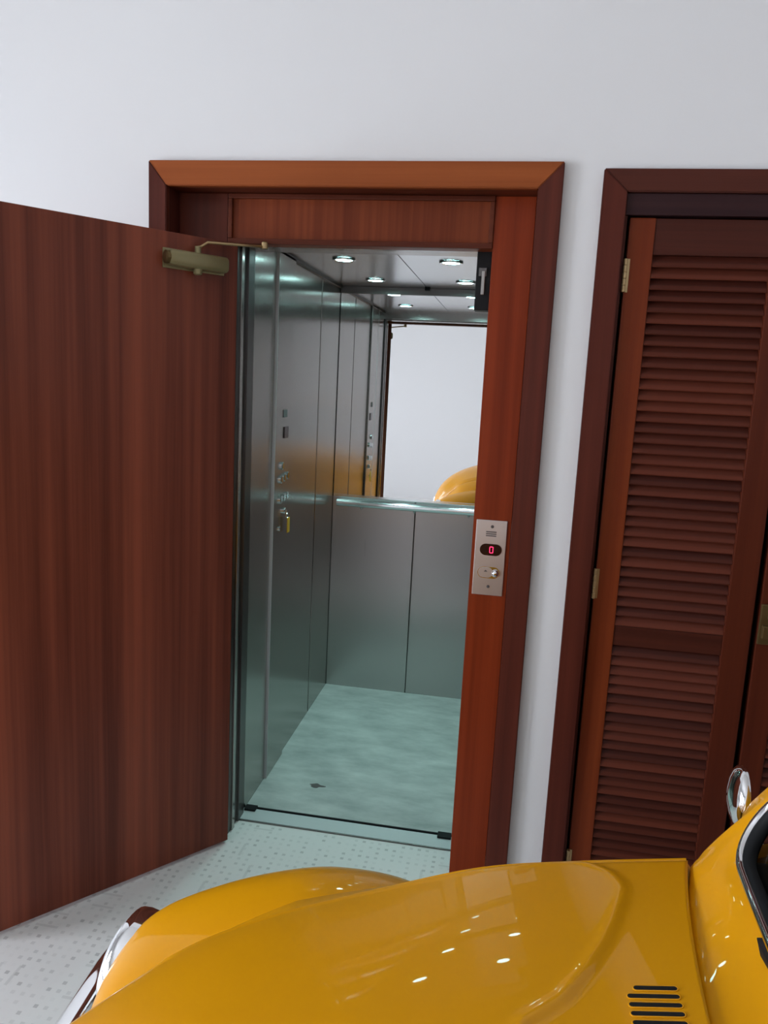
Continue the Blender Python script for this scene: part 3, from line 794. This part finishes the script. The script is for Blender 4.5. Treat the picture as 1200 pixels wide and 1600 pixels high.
# wing mirror on the far door, another on the near one
for sgn in (1, -1):
    mr = empty('wing_mirror', (0, 0, 0)); mr.parent = car
    M = Matrix.Translation(C(.388, sgn*.600, 1.017)) @ rot_to((-1, sgn*.06, .0))
    q = MB(); q.lathe([(.045, -.008), (.047, -.005), (.046, .0), (.039, .007), (.026, .012), (.010, .015), (.002, .0155)], M, 32, cap=False); q.build('mirror_shell', 'chrome', mr, True)
    q = MB(); q.lathe([(.0445, -.009), (.0445, -.0068)], M, 32); q.build('mirror_glass', 'mirror', mr)
    q = MB(); q.tube([C(.390, sgn*.590, .985), C(.402, sgn*.583, .965), C(.425, sgn*.575, .940)], .008, 10, radii=[.007, .009, .013]); q.build('mirror_stalk', 'chrome', mr, True)

# main body: lower shell, roof, glass, cabin
LOW = [(.300, .520, .925), (.42, .555, .975), (.70, .590, 1.00), (1.1, .605, 1.00), (1.5, .605, .99), (1.9, .57, .97), (2.3, .48, .92), (2.65, .36, .80), (2.88, .22, .62)]
bb = MB()
for sgn in (1, -1):
    P = []
    for i in range(50):
        x, l, z = spl(LOW, 8*i/49)
        P.append([C(x, sgn*(l-.05), z+.006), C(x, sgn*(l-.012), z), C(x, sgn*l, z-.02), C(x, sgn*(l+.022), z-.16), C(x, sgn*(l+.025), z*.55+.12), C(x, sgn*(l+.005), .28)])
    bb.grid(P)
bb.build('body_side', 'paint', car, True)
ROOF = [(.568, .40, 1.402, 1.380), (.66, .445, 1.452, 1.398), (.85, .47, 1.495, 1.41), (1.2, .48, 1.50, 1.40), (1.55, .47, 1.46, 1.36), (1.9, .44, 1.36, 1.25), (2.25, .40, 1.18, 1.05), (2.6, .33, .92, .80), (2.85, .24, .66, .56), (2.95, .18, .42, .40)]
bb = MB(); P = []
for i in range(60):
    x, l, zt, zg = spl(ROOF, 9*i/59)
    row = []
    for j in range(33):
        v = 2*j/32-1; a = abs(v)
        row.append(C(x, l*math.copysign(a**.92, v), zt-(zt-zg)*a**3.2))
    P.append(row)
bb.grid(P); bb.build('roof', 'paint', car, True)
for sgn in (1, -1):
    for (xa, xb, ra, rb) in ((1.16, 1.22, 3.0, 3.05), (1.80, 2.30, 4.7, 6.1)):
        bb = MB(); P = []
        for f in (0, .5, 1):
            x = xa+(xb-xa)*f; tl = (x-.30)/.32; 
            lo = min(LOW, key=lambda q_: abs(q_[0]-x)); ro = spl(ROOF, ra+(rb-ra)*f)
            P.append([C(x, sgn*(lo[1]-.02), lo[2]), C(x, sgn*((lo[1]+ro[1])/2+.012), (lo[2]+ro[3])/2), C(ro[0] if f else x, sgn*ro[1], ro[3])])
        bb.grid(P); bb.build('side_pillar', 'paint', car, True)
for sgn in (1, -1):
    q = MB(); P = []
    for f in range(13):
        x = .46+(1.85-.46)*f/12; xr = max(x, .60)
        lo = [spl(LOW, t/20) for t in range(161)]; lo = min(lo, key=lambda q_: abs(q_[0]-x))
        ro = [spl(ROOF, t/20) for t in range(181)]; ro = min(ro, key=lambda q_: abs(q_[0]-xr))
        P.append([C(x, sgn*(lo[1]-.035), lo[2]-.01), C((x+ro[0])/2, sgn*((lo[1]+ro[1])/2-.002), (lo[2]+ro[3])/2), C(ro[0], sgn*(ro[1]-.008), ro[3])])
    q.grid(P); q.build('side_window', 'car_glass', car, True)
q = MB(); q.box(-1.30, 1.9, -.55, .55, .20, .30, .01); q.build('floor_pan', 'interior', car)
q = MB(); q.box(.38-CXO, .46-CXO, -.48, .48, .55, .965, .03); q.build('dashboard', 'paint', car)
q = MB(); q.box(.36-CXO, .47-CXO, -.47, .47, .966, .99, .01); q.build('dash_top', 'interior', car)
for sgn in (1, -1):
    st = empty('front_seat', (0, 0, 0)); st.parent = car
    q = MB(); q.box(.72-CXO, 1.2-CXO, sgn*.28-.22, sgn*.28+.22, .40, .56, .05); q.build('seat_cushion', 'interior', st, True)
    q = MB(); q.box(1.14-CXO, 1.26-CXO, sgn*.28-.22, sgn*.28+.22, .5, 1.10, .05); q.build('seat_back', 'interior', st, True)
sw = [Vector(C(.66+.07*math.sin(a), -.30+.19*math.cos(a), .92+.18*math.sin(a))) for a in [2*PI*k/32 for k in range(32)]]
q = MB(); q.tube(sw, .011, 8, True); q.tube([C(.66, -.48, .92), C(.66, -.12, .92)], .01, 8); q.tube([C(.66, -.30, .92), C(.44, -.30, .80)], .018, 8); q.build('steering_wheel', 'black', car, True)
for sgn in (1, -1):
    q = MB(); q.box(.25-CXO, 1.95-CXO, sgn*.60, sgn*.755, .26, .29, .008); q.build('running_board', 'rubber', car)
